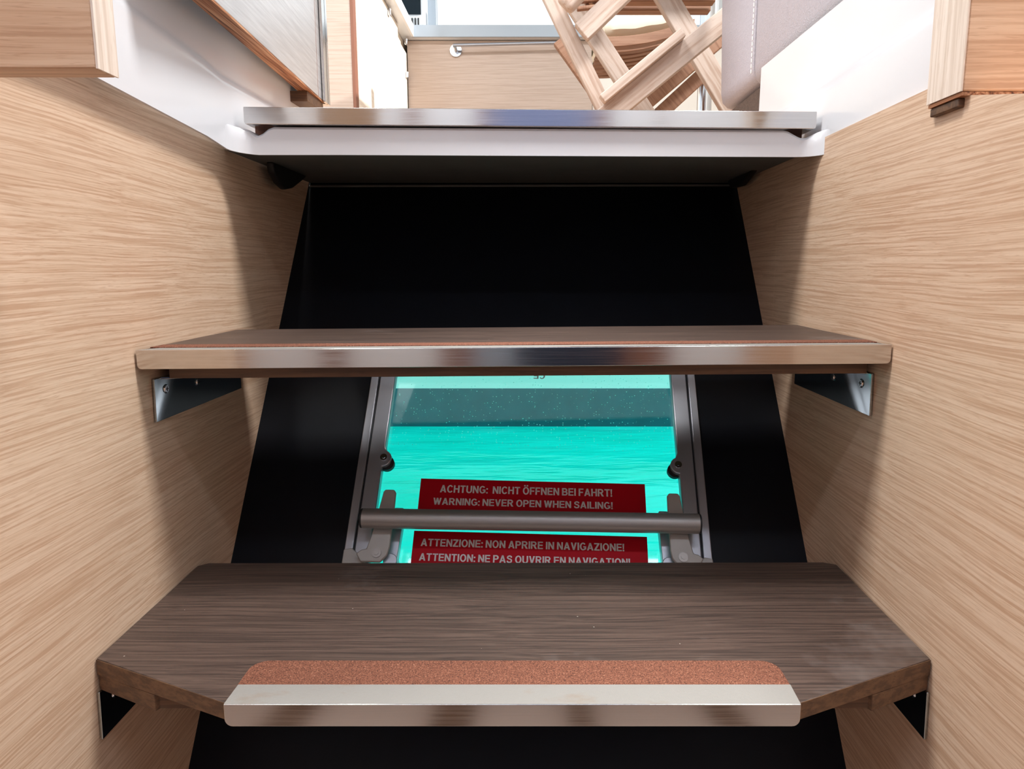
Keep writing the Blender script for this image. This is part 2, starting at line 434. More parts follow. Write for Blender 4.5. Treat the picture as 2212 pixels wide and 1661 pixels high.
# inner dark void behind the notches
struct(build(MB().box(-0.335, 0.326, 0.905, 0.915, 1.140, 1.175), 'trim_5', M['brown']))

# saloon sole
struct(build(MB().box(-0.330, 0.322, 0.916, 1.21, 1.150, 1.1795).box(-0.330, 0.322, 1.21, 4.0, 1.150, 1.1795).box(-1.6, -0.330, 1.21, 4.0, 1.150, 1.1795).box(0.322, 0.9, 1.21, 4.0, 1.150, 1.1795), 'floor', M['oak_x']))

struct(build(MB().box(-1.7, 0.98, -0.3, 4.0, 3.10, 3.13), 'ceiling_saloon', M['headliner']))
# hull cabin behind the viewer (seen in the metal's reflections, closes the room)
struct(build(MB().box(-1.5, 1.5, -0.97, 0.9, -0.03, 0.0), 'floor_hull', M['pale_oak']))
bk = MB().box(-1.5, 1.5, -1.0, -0.97, 0, 2.05)
struct(build(bk, 'wall_back', M['oak_x']))
struct(build(MB().box(-1.5, 1.5, -1.0, 0.25, 2.05, 2.08), 'ceiling_hull', M['white']))
struct(build(MB().box(-1.53, -1.5, -1.0, 0.42, 0, 2.05), 'wall_side_1', M['oak']))
struct(build(MB().box(1.5, 1.53, -1.0, 0.42, 0, 2.05), 'wall_side_2', M['oak']))
struct(build(MB().box(-1.5, WL - .021, 0.42, 0.44, 0, 1.11).box(-1.5, WL - .021, 0.42, 0.62, 1.11, 1.118).box(-1.5, WL - .021, 0.60, 0.62, 1.11, 1.45), 'wall_bulkhead_1', M['oak_x']))
struct(build(MB().box(WR + .021, 1.5, 0.42, 0.44, 0, 1.09).box(WR + .021, 1.5, 0.42, 0.66, 1.09, 1.098).box(WR + .021, 1.5, 0.645, 0.665, 1.09, 1.285), 'wall_bulkhead_2', M['oak_x']))
def panels(spans, z0, z1, y1=-0.955):  # added back wall panels, spaced for the bands the nosings reflect
    mb = MB()
    for a, b in spans: mb.box(a, b, -0.968, y1, z0, z1)
    return mb
struct(build(panels([(-.87, -.645), (-.56, -.27), (.47, .70)], .3, 1.15), 'reflection_panel_1', M['white']))
struct(build(panels([(-.645, -.56), (-.27, -.16), (.32, .47)], .3, 1.15), 'reflection_panel_2', M['brown']))
struct(build(panels([(-.03, .32)], .3, 1.15), 'viewer_standin_1', M['navy']))  # added panel standing in for the viewer's navy clothes in the nosing
struct(build(panels([(-.16, -.03)], .3, 1.15), 'reflection_panel_3', M['greylip']))
struct(build(panels([(-1.0, -.46), (-.40, -.20), (.28, .45), (.47, 1.0)], 1.15, 1.95), 'reflection_panel_4', M['white']))
struct(build(panels([(-.46, -.40), (-.20, -.16), (.225, .28), (.45, .47)], 1.15, 1.95), 'reflection_panel_5', M['brown']))
struct(build(panels([(-.16, .225)], 1.15, 1.95), 'viewer_standin_2', M['denim']))  # added panel standing in for the viewer's pale blue shirt in reflections
fm = MB()  # added dark floor strips, placed to band the lowest nosing's reflection
for a, b in ((-.60, -.50), (-.23, -.13), (.08, .14), (.40, .48)): fm.box(a, b, -.95, .2, 0.0, .004)
struct(build(fm, 'reflection_floor_strips', M['walnut_edge']))

# ------------------------------------------------------------------ steps
def bracket(root, x, sg, y0, zt_, screws=True):
    """triangular polished plate on the side wall with a flange under the tread"""
    t = 0.0022
    xa = x + sg * 0.0012
    pl = MB().poly_prism([(xa, y0, zt_), (xa, y0 + .203, zt_), (xa, y0 + .203, zt_ - .0425), (xa, y0 - .002, zt_ - .0420)], (sg * t, 0, 0))
    pl.poly_prism([(xa, y0 + .012, zt_), (xa, y0 + .19, zt_), (xa + sg * .045, y0 + .17, zt_), (xa + sg * .045, y0 + .03, zt_)], (0, 0, -t))
    b = build(pl, 'bracket', M['steel'], root, bevel=.0006)
    lab(b, 'polished steel bracket')
    if screws:
        for dy, dz in ((.020, .0125), (.088, .0165)):
            c = Vector((xa + sg * (t + .0002), y0 + dy, zt_ - dz))
            sc = MB().tube(c, c + Vector((sg * .0012, 0, 0)), .0046, 20, .0036)
            sb = build(sc, 'screw', M['chrome'], b, smooth=True)
            cr = MB()
            q = c + Vector((sg * .00125, 0, 0))
            cr.box(q.x - .0002, q.x + .0002, q.y - .0024, q.y + .0024, q.z - .0005, q.z + .0005)
            cr.box(q.x - .0002, q.x + .0002, q.y - .0005, q.y + .0005, q.z - .0024, q.z + .0024)
            # the cross recess is part of the screw's own mesh
            bm_ = cr.bm; me2 = bpy.data.meshes.new('x'); 
            for v_ in bm_.verts: v_.co -= root.location
            bm_.to_mesh(me2); bm_.free()
            sb.data.materials.append(M['slot'])
            bm3 = bmesh.new(); bm3.from_mesh(sb.data); n0 = len(bm3.faces); bm3.from_mesh(me2); bm3.faces.ensure_lookup_table()
            for f in bm3.faces[n0:]: f.material_index = 1
            bm3.to_mesh(sb.data); bm3.free(); bpy.data.meshes.remove(me2)
    return b

# lower step
ST = thing('stair_step', 'lowest dark walnut step with angled front corners, its whole top in view', 'step', (0, 0.62, 0.65))
zt0 = 0.678
b1 = [(-.2285, .4935), (.1985, .4935), (WR - .0015, .5555), (WR - .0015, .7435), (.320, .7500), (-.356, .7478), (WL + .0015, .7400), (WL + .0015, .5560)]
def zl(y): return zt0 - .0003 + .0030 * (y - .491) / .257     # it rises a touch towards the lining
build(MB().poly_prism([(x, y, zl(y) - .014) for x, y in b1], (0, 0, .014)), 'tread', M['walnut'], ST, bevel=.0008)
b2 = [(-.305, .5265), (.276, .5265), (WR - .0015, .5560), (WR - .0015, .7435), (WL + .0015, .7435), (WL + .0015, .5565)]
b2 = [(-.300, .5300), (.270, .5300), (.272, .5262), (WR - .0015, .5557), (WR - .0015, .7435), (WL + .0015, .7435), (WL + .0015, .5562), (-.302, .5262)]
for sg, (p_, q_) in ((-1, ((WL + .0016, .5557), (-.2290, .4938))), (1, ((WR - .0016, .5552), (.1990, .4938)))):
    dx_, dy_ = q_[0] - p_[0], q_[1] - p_[1]; l_ = math.hypot(dx_, dy_); ox, oy = (sg * abs(dy_) / l_ * .0006, -abs(dx_) / l_ * .0006)
    lab(build(MB().poly_prism([(*p_, zt0 - .0138), (*q_, zt0 - .0138), (q_[0] + ox, q_[1] + oy, zt0 - .0138), (p_[0] + ox, p_[1] + oy, zt0 - .0138)], (0, 0, .0134)), 'edge_band', M['walnut_edge'], ST), 'brown edge band')
build(MB().poly_prism([(x, y, zl(y) - .0285) for x, y in b2], (0, 0, .0140)), 'under_board', M['walnut_edge'], ST, bevel=.0006)
def rounded_strip(x0, x1, y0, y1, z, h, r, n=6):
    pts = [(x0, y0), (x1, y0)]
    for i in range(n + 1):
        a = math.radians(90 * i / n); pts.append((x1 - r + r * math.cos(a), y1 - r + r * math.sin(a)))
    for i in range(n + 1):
        a = math.radians(90 + 90 * i / n); pts.append((x0 + r + r * math.cos(a), y1 - r + r * math.sin(a)))
    return MB().poly_prism([(x, y, z) for x, y in pts], (0, 0, h))
lab(build(rounded_strip(-.2305, .2015, .5165, .5515, zt0, .0012, .014), 'grip_strip', M['cork'], ST, bevel=.0004), 'rust red grit strip')
lab(build(MB().poly_prism([(-.2305, .4905, zt0), (.2005, .4905, zt0), (.2017, .5162, zt0), (-.2300, .5162, zt0)], (0, 0, .0016)), 'paint_strip', M['ivory'], ST, bevel=.0005), 'ivory textured strip')
def nosing_face(x0, x1, y0, z0, z1, t, r, tilt=0.0, dyr=0.0, n=5):
    pts = [(x0, z1), (x1, z1)]
    for i in range(n + 1):
        a = math.radians(90 * i / n); pts.append((x1 - r + r * math.cos(a), z0 + r - r * math.sin(a)))
    for i in range(n + 1):
        a = math.radians(90 + 90 * i / n); pts.append((x0 + r + r * math.cos(a), z0 + r - r * math.sin(a)))
    L = x1 - x0
    return MB().poly_prism([(x, y0 + dyr * (x - x0) / L, z + tilt * (x - x0) / L) for x, z in pts], (0, t, 0))
lab(build(nosing_face(-.2305, .2005, .4900, zt0 - .0168, zt0 + .0014, .0030, .006), 'nosing', M['alu'], ST, bevel=.0006), 'brushed aluminium nosing')
bracket(ST, WL, 1, .5525, zt0 - .0287); bracket(ST, WR, -1, .5525, zt0 - .0287)

# middle step
SM = thing('stair_step', 'middle walnut step seen edge on above the hatch, with a full width metal nosing', 'step', (0, 0.75, 0.90))
def mz(x): return 0.926 + 0.0045 * (x - WL) / .7
m1 = [(-.3605, .6585), (.3290, .6645), (WR - .0015, .70), (WR - .0015, .9000), (.315, .9010), (-.356, .8860), (WL + .0015, .8800), (WL + .0015, .70)]
def tilted(pts, dz, h): return MB().poly_prism([(x, y, mz(x) + dz) for x, y in pts], (0, 0, h))
build(tilted(m1, -.0175, .0175), 'tread', M['walnut'], SM, bevel=.0008)
m2_ = [(-.350, .684), (.324, .688), (.330, .897), (-.362, .882)]
build(tilted(m2_, -.0305, .0128), 'under_board', M['walnut_edge'], SM, bevel=.0006)
lab(build(tilted([(-.3600, .6725), (.3270, .6785), (.3270, .7010), (-.3595, .6960)], 0, .0012), 'grip_strip', M['cork'], SM, bevel=.0003), 'rust red grit strip')
lab(build(tilted([(-.3635, .6550), (.3320, .6610), (.3225, .6780), (-.3510, .6722)], 0.0, .0004), 'paint_strip', M['ivory'], SM, bevel=.0005), 'ivory textured strip')
lab(build(nosing_face(-.3640, .3325, .6545, 0.9085, 0.9264, .0035, .004, .0045, .006), 'nosing', M['alu'], SM, bevel=.0006), 'brushed aluminium nosing')
bracket(SM, WL, 1, .680, 0.8954); bracket(SM, WR, -1, .692, 0.8990)

# top nosing on the edge of the saloon floor
nz = nosing_face(-.3330, .3280, .8655, 1.1648, 1.1840, .05, .003, -.0052)
tag(build(nz, 'floor_nosing', M['alu'], bevel=.0008), 'brushed aluminium nosing along the saloon floor edge, above the white moulding', 'nosing')

# ------------------------------------------------------------------ escape hatch in the lining
hrot = Matrix((Vector((1, 0, 0)), PUP, PNO)).transposed().to_4x4() @ Matrix.Rotation(TH, 4, 'Z')
HR = thing('escape_hatch', 'escape hatch with tinted window, grey frame and red warning stickers in the black lining', 'hatch', PP(HC.x, HC.y))
HR.rotation_euler = hrot.to_euler()
def hbuild(mb, name, mat, parent=HR, **kw):
    """mesh given in hatch coordinates: a across, b up the slope, c out towards the viewer"""
    bm = mb.bm; bmesh.ops.recalc_face_normals(bm, faces=bm.faces)
    me = bpy.data.meshes.new(name); bm.to_mesh(me); bm.free(); me.materials.append(mat)
    o = bpy.data.objects.new(name, me); COL.objects.link(o); o.parent = parent
    bv = kw.get('bevel', 0)
    for p in me.polygons: p.use_smooth = True
    if bv:
        md = o.modifiers.new('bevel', 'BEVEL'); md.width = bv; md.segments = 2; md.limit_method = 'ANGLE'; md.angle_limit = math.radians(35)
        o.modifiers.new('wn', 'WEIGHTED_NORMAL').keep_sharp = True
    else: me.set_sharp_from_angle(angle=math.radians(40))
    return o
def ring(mb, a0, a1, b0, b1, wd, c0, c1, wtop=None):
    O_ = [(a0, b0), (a1, b0), (a1, b1), (a0, b1)]; I_ = [(a0 + wd, b0 + wd), (a1 - wd, b0 + wd), (a1 - wd, b1 - wd), (a0 + wd, b1 - wd)]
    v = lambda p, c: mb.bm.verts.new((p[0], p[1], c))
    of, ob, i_f, ib = [[v(p, c) for p in L_] for L_, c in ((O_, c1), (O_, c0), (I_, c1), (I_, c0))]
    for i in range(4):
        j = (i + 1) % 4
        for q in ((of[i], of[j], i_f[j], i_f[i]), (ob[i], ib[i], ib[j], ob[j]), (of[i], ob[i], ob[j], of[j]), (i_f[i], i_f[j], ib[j], ib[i])): mb.bm.faces.new(q)
    return mb
f1 = ring(MB(), -HW, HW, HB, HT, .0105, -.012, .006)
lab(hbuild(f1, 'outer_frame', M['alu_dark'], bevel=.0012), 'aluminium outer frame')
hbuild(ring(MB(), -HW + .0105, HW - .0105, HB + .0105, HT - .0105, .0016, -.012, .001), 'seal', M['rubber'])
# inner frame, with the two rounded lugs that carry the stops
g0 = -HW + .0121; gi = -HW + .0312
inner_pts_l = [(g0, HB + .0121), (g0, HT - .0121), (gi + .002, HT - .0121), (gi + .001, .006)]
for i in range(9):
    a = math.radians(75 - 165 * i / 8); inner_pts_l.append((gi + .0005 + .0105 * math.cos(a), -.012 + .0115 * math.sin(a)))
inner_pts_l += [(gi, -.030), (gi, HB + .0121)]
fi = MB().poly_prism([(a, b, -.010) for a, b in inner_pts_l], (0, 0, .014))
inner_pts_r = [(-a, b) for a, b in inner_pts_l]
fi.poly_prism([(a, b, -.010) for a, b in inner_pts_r], (0, 0, .014))
fi.box(gi, -gi, HT - .030, HT - .0121, -.010, .004); fi.box(gi, -gi, HB + .0121, HB + .030, -.010, .004)
lab(hbuild(fi, 'inner_frame', M['alu_dark'], bevel=.0016), 'grey inner frame')
gp = MB().box(-HW + .013, HW - .013, HB + .013, HT - .013, -.0115, -.0085)
pane = lab(hbuild(gp, 'pane', M['acrylic']), 'sea tinted scratched acrylic pane')
for sg in (-1, 1):
    st = MB().tube((sg * -(gi + .0045), -.0165, -.0084), (sg * -(gi + .0045), -.0165, -.0015), .0098, 24)
    lab(hbuild(st, 'rubber_stop', M['rubber']), 'black rubber stop')
    sc = MB().tube((sg * -(gi + .001), -.011, .004), (sg * -(gi + .001), -.011, .0052), .0046, 20)
    sc.tube((sg * -(gi + .001), -.011, .0052), (sg * -(gi + .001), -.011, .0056), .0022, 6)
    hbuild(sc, 'screw', M['chrome'])

def lever(sg, dx, db):
    pts = [(-.1795, -.0570), (-.1685, -.0570), (-.1660, -.0605), (-.1655, -.083), (-.1655, -.130), (-.1675, -.1395), (-.1750, -.1480), (-.1980, -.1480), (-.2045, -.1385), (-.1985, -.1335), (-.1930, -.1325), (-.1890, -.1150), (-.1845, -.083), (-.1815, -.0600)]
    mb = MB().poly_prism([(-sg * a + dx, b + db, .016) for a, b in pts], (0, 0, .006))
    o = lab(hbuild(mb, 'lever', M['alu_cast'], bevel=.0015), 'grey alloy lever')
    cx_, cb_ = -sg * -.1800 + dx, -.1375 + db
    s_ = MB().tube((cx_, cb_, .022), (cx_, cb_, .0232), .0058, 24); s_.tube((cx_, cb_, .0232), (cx_, cb_, .0238), .0030, 6)
    hbuild(s_, 'pivot_screw', M['bar'], o)
    # the keeper behind it
    kp = MB().poly_prism([(-sg * a + dx, b + db, -.008) for a, b in [(-.168, -.075), (-.1575, -.075), (-.1555, -.079), (-.1585, -.150), (-.172, -.150)]], (0, 0, .014))
    kp.tube((-sg * -.165 + dx, -.143 + db, -.008), (-sg * -.165 + dx, -.143 + db, .012), .0085, 20)
    lab(hbuild(kp, 'keeper', M['alu_dark'], bevel=.001), 'dark grey keeper behind the lever')
    return o
lever(-1, 0.0, -0.0045); lever(1, 0.005, 0.0)
hb = MB().tube((-.1985, -.1040, .035), (.2035, -.1000, .035), .0120, 32)
bar_o = lab(hbuild(hb, 'handle_bar', M['bar']), 'satin grey tube handle')
for a, b in ((-.1985, -.1040), (.2035, -.1000)):
    d = -1 if a < 0 else 1
    hbuild(MB().tube((a, b, .035), (a + d * .0022, b, .035), .0116, 24), 'end_cap', M['rubber'], bar_o)
for sg in (-1, 1):
    cn = MB().poly_prism([(sg * (HW - .0005), HB + .05 - .0, .006), (sg * (HW - .010), HB + .052, .006), (sg * (HW - .028), HB + .038, .006), (sg * (HW - .030), HB + .012, .006), (sg * (HW - .0005), HB + .012, .006)], (0, 0, .004))
    o = lab(hbuild(cn, 'corner_piece', M['alu_cast'], bevel=.0012), 'grey corner fitting')
    s_ = MB().tube((sg * (HW - .0155), HB + .030, .010), (sg * (HW - .0155), HB + .030, .0112), .0042, 20); s_.tube((sg * (HW - .0155), HB + .030, .0112), (sg * (HW - .0155), HB + .030, .0117), .0020, 6)
    hbuild(s_, 'screw', M['bar'], o)

def glyphs():
    """bold grotesque capitals as polygons; cap height 1"""
    V, H = .19, .165
    def vb(x, y0=0, y1=1): return [(x, y0), (x + V, y0), (x + V, y1), (x, y1)]
    def hb_(y, x0, x1): return [(x0, y), (x1, y), (x1, y + H), (x0, y + H)]
    def dg(xt, xb, w_): return [(xb, 0), (xb + w_, 0), (xt + w_, 1), (xt, 1)]
    def arc(cx, cy, rx, ry, a0, a1, n=20):
        out = []
        for q in range(n):
            t0, t1 = [math.radians(a0 + (a1 - a0) * (q + e) / n) for e in (0, 1)]
            out.append([(cx + rx * math.cos(t0), cy + ry * math.sin(t0)), (cx + rx * math.cos(t1), cy + ry * math.sin(t1)),
                        (cx + (rx - V) * math.cos(t1), cy + (ry - H) * math.sin(t1)), (cx + (rx - V) * math.cos(t0), cy + (ry - H) * math.sin(t0))])
        return out
    def path_(pts, t):
        out = []; nn = len(pts); L = []
        for q in range(nn):
            a = Vector(pts[max(q - 1, 0)]); b = Vector(pts[min(q + 1, nn - 1)]); d = (b - a).normalized(); nv = Vector((-d.y, d.x)) * t / 2
            p = Vector(pts[q]); L.append((tuple(p + nv), tuple(p - nv)))
        for (a, b), (c, d) in zip(L, L[1:]): out.append([a, b, d, c])
        return out
    def bowl(y0, y1, x0, x1):
        ry = (y1 - y0) / 2; cy = (y0 + y1) / 2; rx = min(ry * 1.0, x1 - x0)
        return [hb_(y0, x0, x1 - rx), hb_(y1 - H, x0, x1 - rx)] + arc(x1 - rx, cy, rx, ry, -90, 90, 14)
    O_ = arc(.39, .5, .39, .52, 0, 360, 36)
    dot = lambda x, y: [(x, y), (x + .19, y), (x + .19, y + .19), (x, y + .19)]
    S_ = [(.60, .72), (.55, .85), (.43, .92), (.30, .92), (.17, .86), (.11, .74), (.15, .63), (.27, .56), (.45, .50), (.57, .41), (.60, .28), (.54, .14), (.41, .08), (.26, .08), (.13, .14), (.08, .29)]
    G = {
        'A': (.78, [dg(.29, 0, .20), dg(.29, .58, .20), hb_(.2, .15, .63)]),
        'B': (.70, [vb(0)] + bowl(0, .58, .1, .70) + bowl(.58 - H, 1, .1, .66)),
        'C': (.74, arc(.39, .5, .39, .52, 38, 322, 28)),
        'E': (.64, [vb(0), hb_(0, 0, .64), hb_(.43, 0, .60), hb_(1 - H, 0, .63)]),
        'F': (.60, [vb(0), hb_(.40, 0, .54), hb_(1 - H, 0, .60)]),
        'G': (.78, arc(.39, .5, .39, .52, 40, 325, 28) + [[(.59, .06), (.78, .15), (.78, .52), (.59, .52)], hb_(.37, .42, .78)]),
        'H': (.72, [vb(0), vb(.53), hb_(.43, 0, .72)]),
        'I': (.19, [vb(0)]),
        'L': (.60, [vb(0), hb_(0, 0, .60)]),
        'N': (.72, [vb(0), vb(.53), dg(0, .52, .20)]),
        'O': (.78, O_),
        '\u00d6': (.78, O_ + [dot(.14, 1.09), dot(.45, 1.09)]),
        'P': (.68, [vb(0)] + bowl(.38, 1, .1, .68)),
        'R': (.74, [vb(0)] + bowl(.41, 1, .1, .69) + [[(.51, 0), (.75, 0), (.52, .44), (.28, .44)]]),
        'S': (.68, path_(S_, .18)),
        'T': (.66, [vb(.235), hb_(1 - H, 0, .66)]),
        'U': (.72, [vb(0, .34), vb(.53, .34)] + arc(.36, .36, .36, .38, 180, 360, 20)),
        'V': (.72, [dg(0, .26, .20), dg(.52, .26, .20)]),
        'W': (1.0, [dg(0, .19, .19), dg(.405, .20, .19), dg(.405, .61, .19), dg(.81, .62, .19)]),
        'Z': (.66, [hb_(0, 0, .66), hb_(1 - H, 0, .65), [(0, .13), (.24, .13), (.65, .87), (.41, .87)]]),
        ':': (.19, [dot(0, 0), dot(0, .52)]),
        '!': (.19, [dot(0, 0), [(.04, .27), (.15, .27), (.20, 1), (-.01, 1)]]),
    }
    return G
GL = glyphs()
def letters(text, a, b, height, width, parent, mat, mirror=False, off=0.0004):
    x = 0; polys = []
    for chx in text:
        if chx == ' ': x += .26; continue
        wd, ps = GL[chx]
        for p in ps: polys.append([(x + q[0], q[1]) for q in p])
        x += wd + .095
    tot = x - .095
    bm = bmesh.new()
    for p in polys:
        pts = [((a + width - q[0] / tot * width) if mirror else (a + q[0] / tot * width), b + q[1] * height, off) for q in p]
        ar = sum(pts[n][0] * pts[(n + 1) % len(pts)][1] - pts[(n + 1) % len(pts)][0] * pts[n][1] for n in range(len(pts)))
        if ar < 0: pts = pts[::-1]
        bm.faces.new([bm.verts.new(q) for q in pts])
    me = bpy.data.meshes.new('lettering'); bm.to_mesh(me); bm.free(); me.materials.append(mat)
    o = bpy.data.objects.new('lettering', me); COL.objects.link(o); o.parent = parent
    return o
def sticker(a0, a1, b0, b1, lines, label):
    """vinyl on the room side of the pane"""
    o = hbuild(MB().box(a0, a1, b0, b1, -.0083, -.0080), 'warning_sticker', M['red']); lab(o, label)
    for (tx, a, b, h, wd) in lines: letters(tx, a, b, h, wd, o, M['letter'], off=-.0077)
    return o
def LH(s_, t_):
    ds, dt = s_ - HC.x, t_ - HC.y
    return ds * math.cos(-TH) - dt * math.sin(-TH), ds * math.sin(-TH) + dt * math.cos(-TH) + .0042   # the pane lies .008 behind the lining
a_, b_ = LH(-.1448, .1053); a2_, b2_ = LH(.1455, .0990)
l1 = LH(-.1192, .0862); l2 = LH(-.1269, .0697)
sticker(a_, a2_, b_ - .0500, b_, [('ACHTUNG:  NICHT ÖFFNEN BEI FAHRT!', l1[0], l1[1], .0100, .2215), ('WARNING: NEVER OPEN WHEN SAILING!', l2[0], l2[1], .0092, .2290)], 'red sticker in German and English, above the handle bar')
a_, b_ = LH(-.1481, .0355); a2_, b2_ = LH(.1428, .0267)
l3 = LH(-.1386, .0160); l4 = LH(-.1394, -.0022)
sticker(a_, a2_, b_ - .0500, b_, [('ATTENZIONE: NON APRIRE IN NAVIGAZIONE!', l3[0], l3[1], .0094, .2520), ('ATTENTION: NE PAS OUVRIR EN NAVIGATION!', l4[0], l4[1], .0092, .2590)], 'red sticker in Italian and French, below the handle bar')
ce = LH(.0015, .2545)
letters('CE', ce[0], ce[1], .009, .016, pane, M['etch'], mirror=True, off=-.0080).name = 'etched_mark'

# ------------------------------------------------------------------ the sea and the other hull outside
wm = MB().grid([[(x, y, 0.25) for x in (-9, 9)] for y in (0.62, 3.44)])
struct(build(wm, 'sea', M['water']))
oh = MB().grid([[(x, y, z) for x in (-9, 9)] for y, z in ((3.42, 0.10), (3.40, 0.25), (3.37, 0.4455))])
struct(build(oh, 'hull_boot_stripe', M['antifoul'], solid=.02))
oh = MB().grid([[(x, y, z) for x in (-9, 9)] for y, z in ((3.37, 0.4455), (3.32, 0.62), (3.30, 0.80), (3.32, 1.148))])
struct(build(oh, 'hull_topsides', M['hull'], solid=.02))

# ------------------------------------------------------------------ wooden beams at the two upper corners
lb = MB().box(-0.366, -0.2615, 0.4545, 0.4765, 1.1185, 1.42)
lbo = thing('wooden_beam', 'pale oak board end, upper corner opposite the leather bench, banded white at its end', 'board', (-0.31, 0.465, 1.12))
build(lb, 'board', M['oak_x'], lbo, bevel=.0012)
lab(build(MB().box(-0.2614, -0.2600, 0.4545, 0.4765, 1.1185, 1.42), 'edge_band', M['oak_z'], lbo), 'whitish edge band')
rbo = thing('wooden_beam', 'thick oak post end below the leather bench, with a dark plywood underside', 'board', (0.6, 0.6, 1.14))
build(MB().box(0.3275, 0.60, 0.5745, 0.6235, 1.1335, 1.45), 'board', M['oak_x'], rbo, bevel=.0015)
lab(build(MB().box(0.3275, 0.60, 0.5755, 0.6225, 1.1305, 1.1333), 'plywood_edge', M['plywood'], rbo), 'dark plywood edge')
lab(build(MB().box(0.3290, 0.3400, 0.582, 0.622, 1.1235, 1.1303), 'cleat', M['walnut_edge'], rbo, bevel=.001), 'small brown cleat')
lab(build(MB().box(0.3262, 0.3273, 0.5745, 0.6235, 1.1335, 1.45), 'edge_band', M['oak_z'], rbo), 'whitish side face')

# ------------------------------------------------------------------ saloon above: cabinet panel by the stairs
cp = thing('cabinet', 'pale laminate cabinet with plywood bottom edge and metal strip, hanging over the white coaming', 'cabinet', (-0.33, 0.95, 1.254))
build(MB().poly_prism([(-.3035, .66, 1.2555), (-.3225, 1.166, 1.2555), (-.341, 1.166, 1.2555), (-.322, .66, 1.2555)], (0, 0, .40)), 'side_panel', M['paleface'], cp, bevel=.001)
lab(build(MB().poly_prism([(-.3035, .66, 1.2530), (-.3225, 1.166, 1.2530), (-.341, 1.166, 1.2530), (-.322, .66, 1.2530)], (0, 0, .0023)), 'plywood_edge', M['plywood'], cp), 'brown plywood edge')
lab(build(MB().box(-.3425, -.3165, 1.1665, 1.180, 1.2520, 1.66).box(-.3205, -.3165, 1.152, 1.170, 1.2520, 1.66), 'metal_strip', M['alu'], cp, bevel=.0008), 'brushed metal strip')
lab(build(MB().poly_prism([(-.3215, 1.131, 1.2556), (-.3210, 1.1325, 1.2556), (-.3217, 1.1325, 1.2556), (-.3222, 1.131, 1.2556)], (0, 0, .39)), 'joint_line', M['brown'], cp), 'thin brown joint')
lab(build(MB().box(-.3575, -.3235, 1.085, 1.164, 1.238, 1.2527), 'cleat', M['walnut_edge'], cp, bevel=.0008), 'brown wooden cleat')

# white plinth behind it is the coaming; bulkhead panel further in
struct(build(MB().box(-.78, -.555, 2.335, 2.365, 1.18, 2.3), 'wall_galley', M['pale_oak']))
struct(build(MB().box(-.676, -.674, 2.3335, 2.3345, 1.18, 2.3), 'trim_9', M['brown']))

# galley cabinets along the side
GX = -0.545
gc = thing('cabinet', 'galley cabinet run with pale oak doors and small latches, along the side of the saloon', 'cabinet', (-0.8, 2.85, 1.18))
build(MB().box(-1.1, GX - .016, 2.37, 3.90, 1.18, 1.976), 'carcass', M['pale_oak_v'], gc)
ys = [2.375, AX(808, 190, GX).y, AX(863, 190, GX).y, 3.30]
latch_px = [(879, 165)]
for i in range(3):
    d = build(MB().box(GX - .015, GX, ys[i] + .002, ys[i + 1] - .002, 1.20, 1.974 if i < 2 else 1.92), 'door', M['pale_oak_v'], gc, bevel=.001)
    lt = {0: [(829, 6)], 1: [(838, 22)], 2: [(874, 80), (879, 165)]}[i]
    for (u, v_) in lt:
        c = AX(u, v_, GX)
        c.z = min(c.z, 1.955); c.y = min(max(c.y, ys[i] + .03), ys[i + 1] - .03)
        h = MB().box(GX + .0005, GX + .012, c.y - .012, c.y + .012, c.z - .013, c.z + .013)
        build(h, 'latch', M['chrome'], d, bevel=.003)
wt = thing('worktop', 'pale galley worktop with a grey front edge, running round the corner', 'worktop', (-0.6, 3.3, 2.0))
build(MB().box(-1.1, -0.515, 2.37, 3.93, 1.978, 2.024).box(-0.515, 0.9, 3.265, 3.93, 1.978, 2.024), 'slab', M['worktop'], wt)
lab(build(MB().box(-0.515, 0.9, 3.255, 3.2648, 1.976, 2.024), 'front_edge', M['greylip'], wt, bevel=.001), 'blue grey front edge')
lab(build(MB().box(-0.5149, -0.5050, 2.37, 3.2548, 1.976, 2.024), 'side_edge', M['white'], wt, bevel=.001), 'white front edge')
# rear cabinet with its towel rail
rc = thing('cabinet', 'pale oak rear cabinet front under the grey worktop edge, behind the towel rail', 'cabinet', (-.1, 3.5, 1.18))
build(MB().box(-0.543, 0.262, 3.305, 3.90, 1.18, 1.975), 'front_panel', M['pale_oak'], rc)
tr_ = thing('towel_rail', 'thin grey towel rail on two round flanges, fixed to the oak cabinet front', 'towel rail', (-.1, 3.30, 1.93))
pa, pb = AY(985, 110, 3.302), AY(1217, 104, 3.302)
for p in (pa, pb):
    f = build(MB().tube(p, p + Vector((0, -.008, 0)), .0255, 28), 'flange', M['chrome'], tr_, smooth=True)
    build(MB().tube(p + Vector((0, -.008, .0)), p + Vector((0, -.055, .006)), .008, 16), 'post', M['chrome'], f, smooth=True)
build(MB().tube(pa + Vector((-.006, -.052, .008)), pb + Vector((.006, -.052, .008)), .0065, 16), 'rail', M['alu_dark'], tr_, smooth=True)
struct(build(MB().box(0.266, 0.9, 3.33, 3.40, 1.18, 1.976), 'wall_saloon', M['cream']))

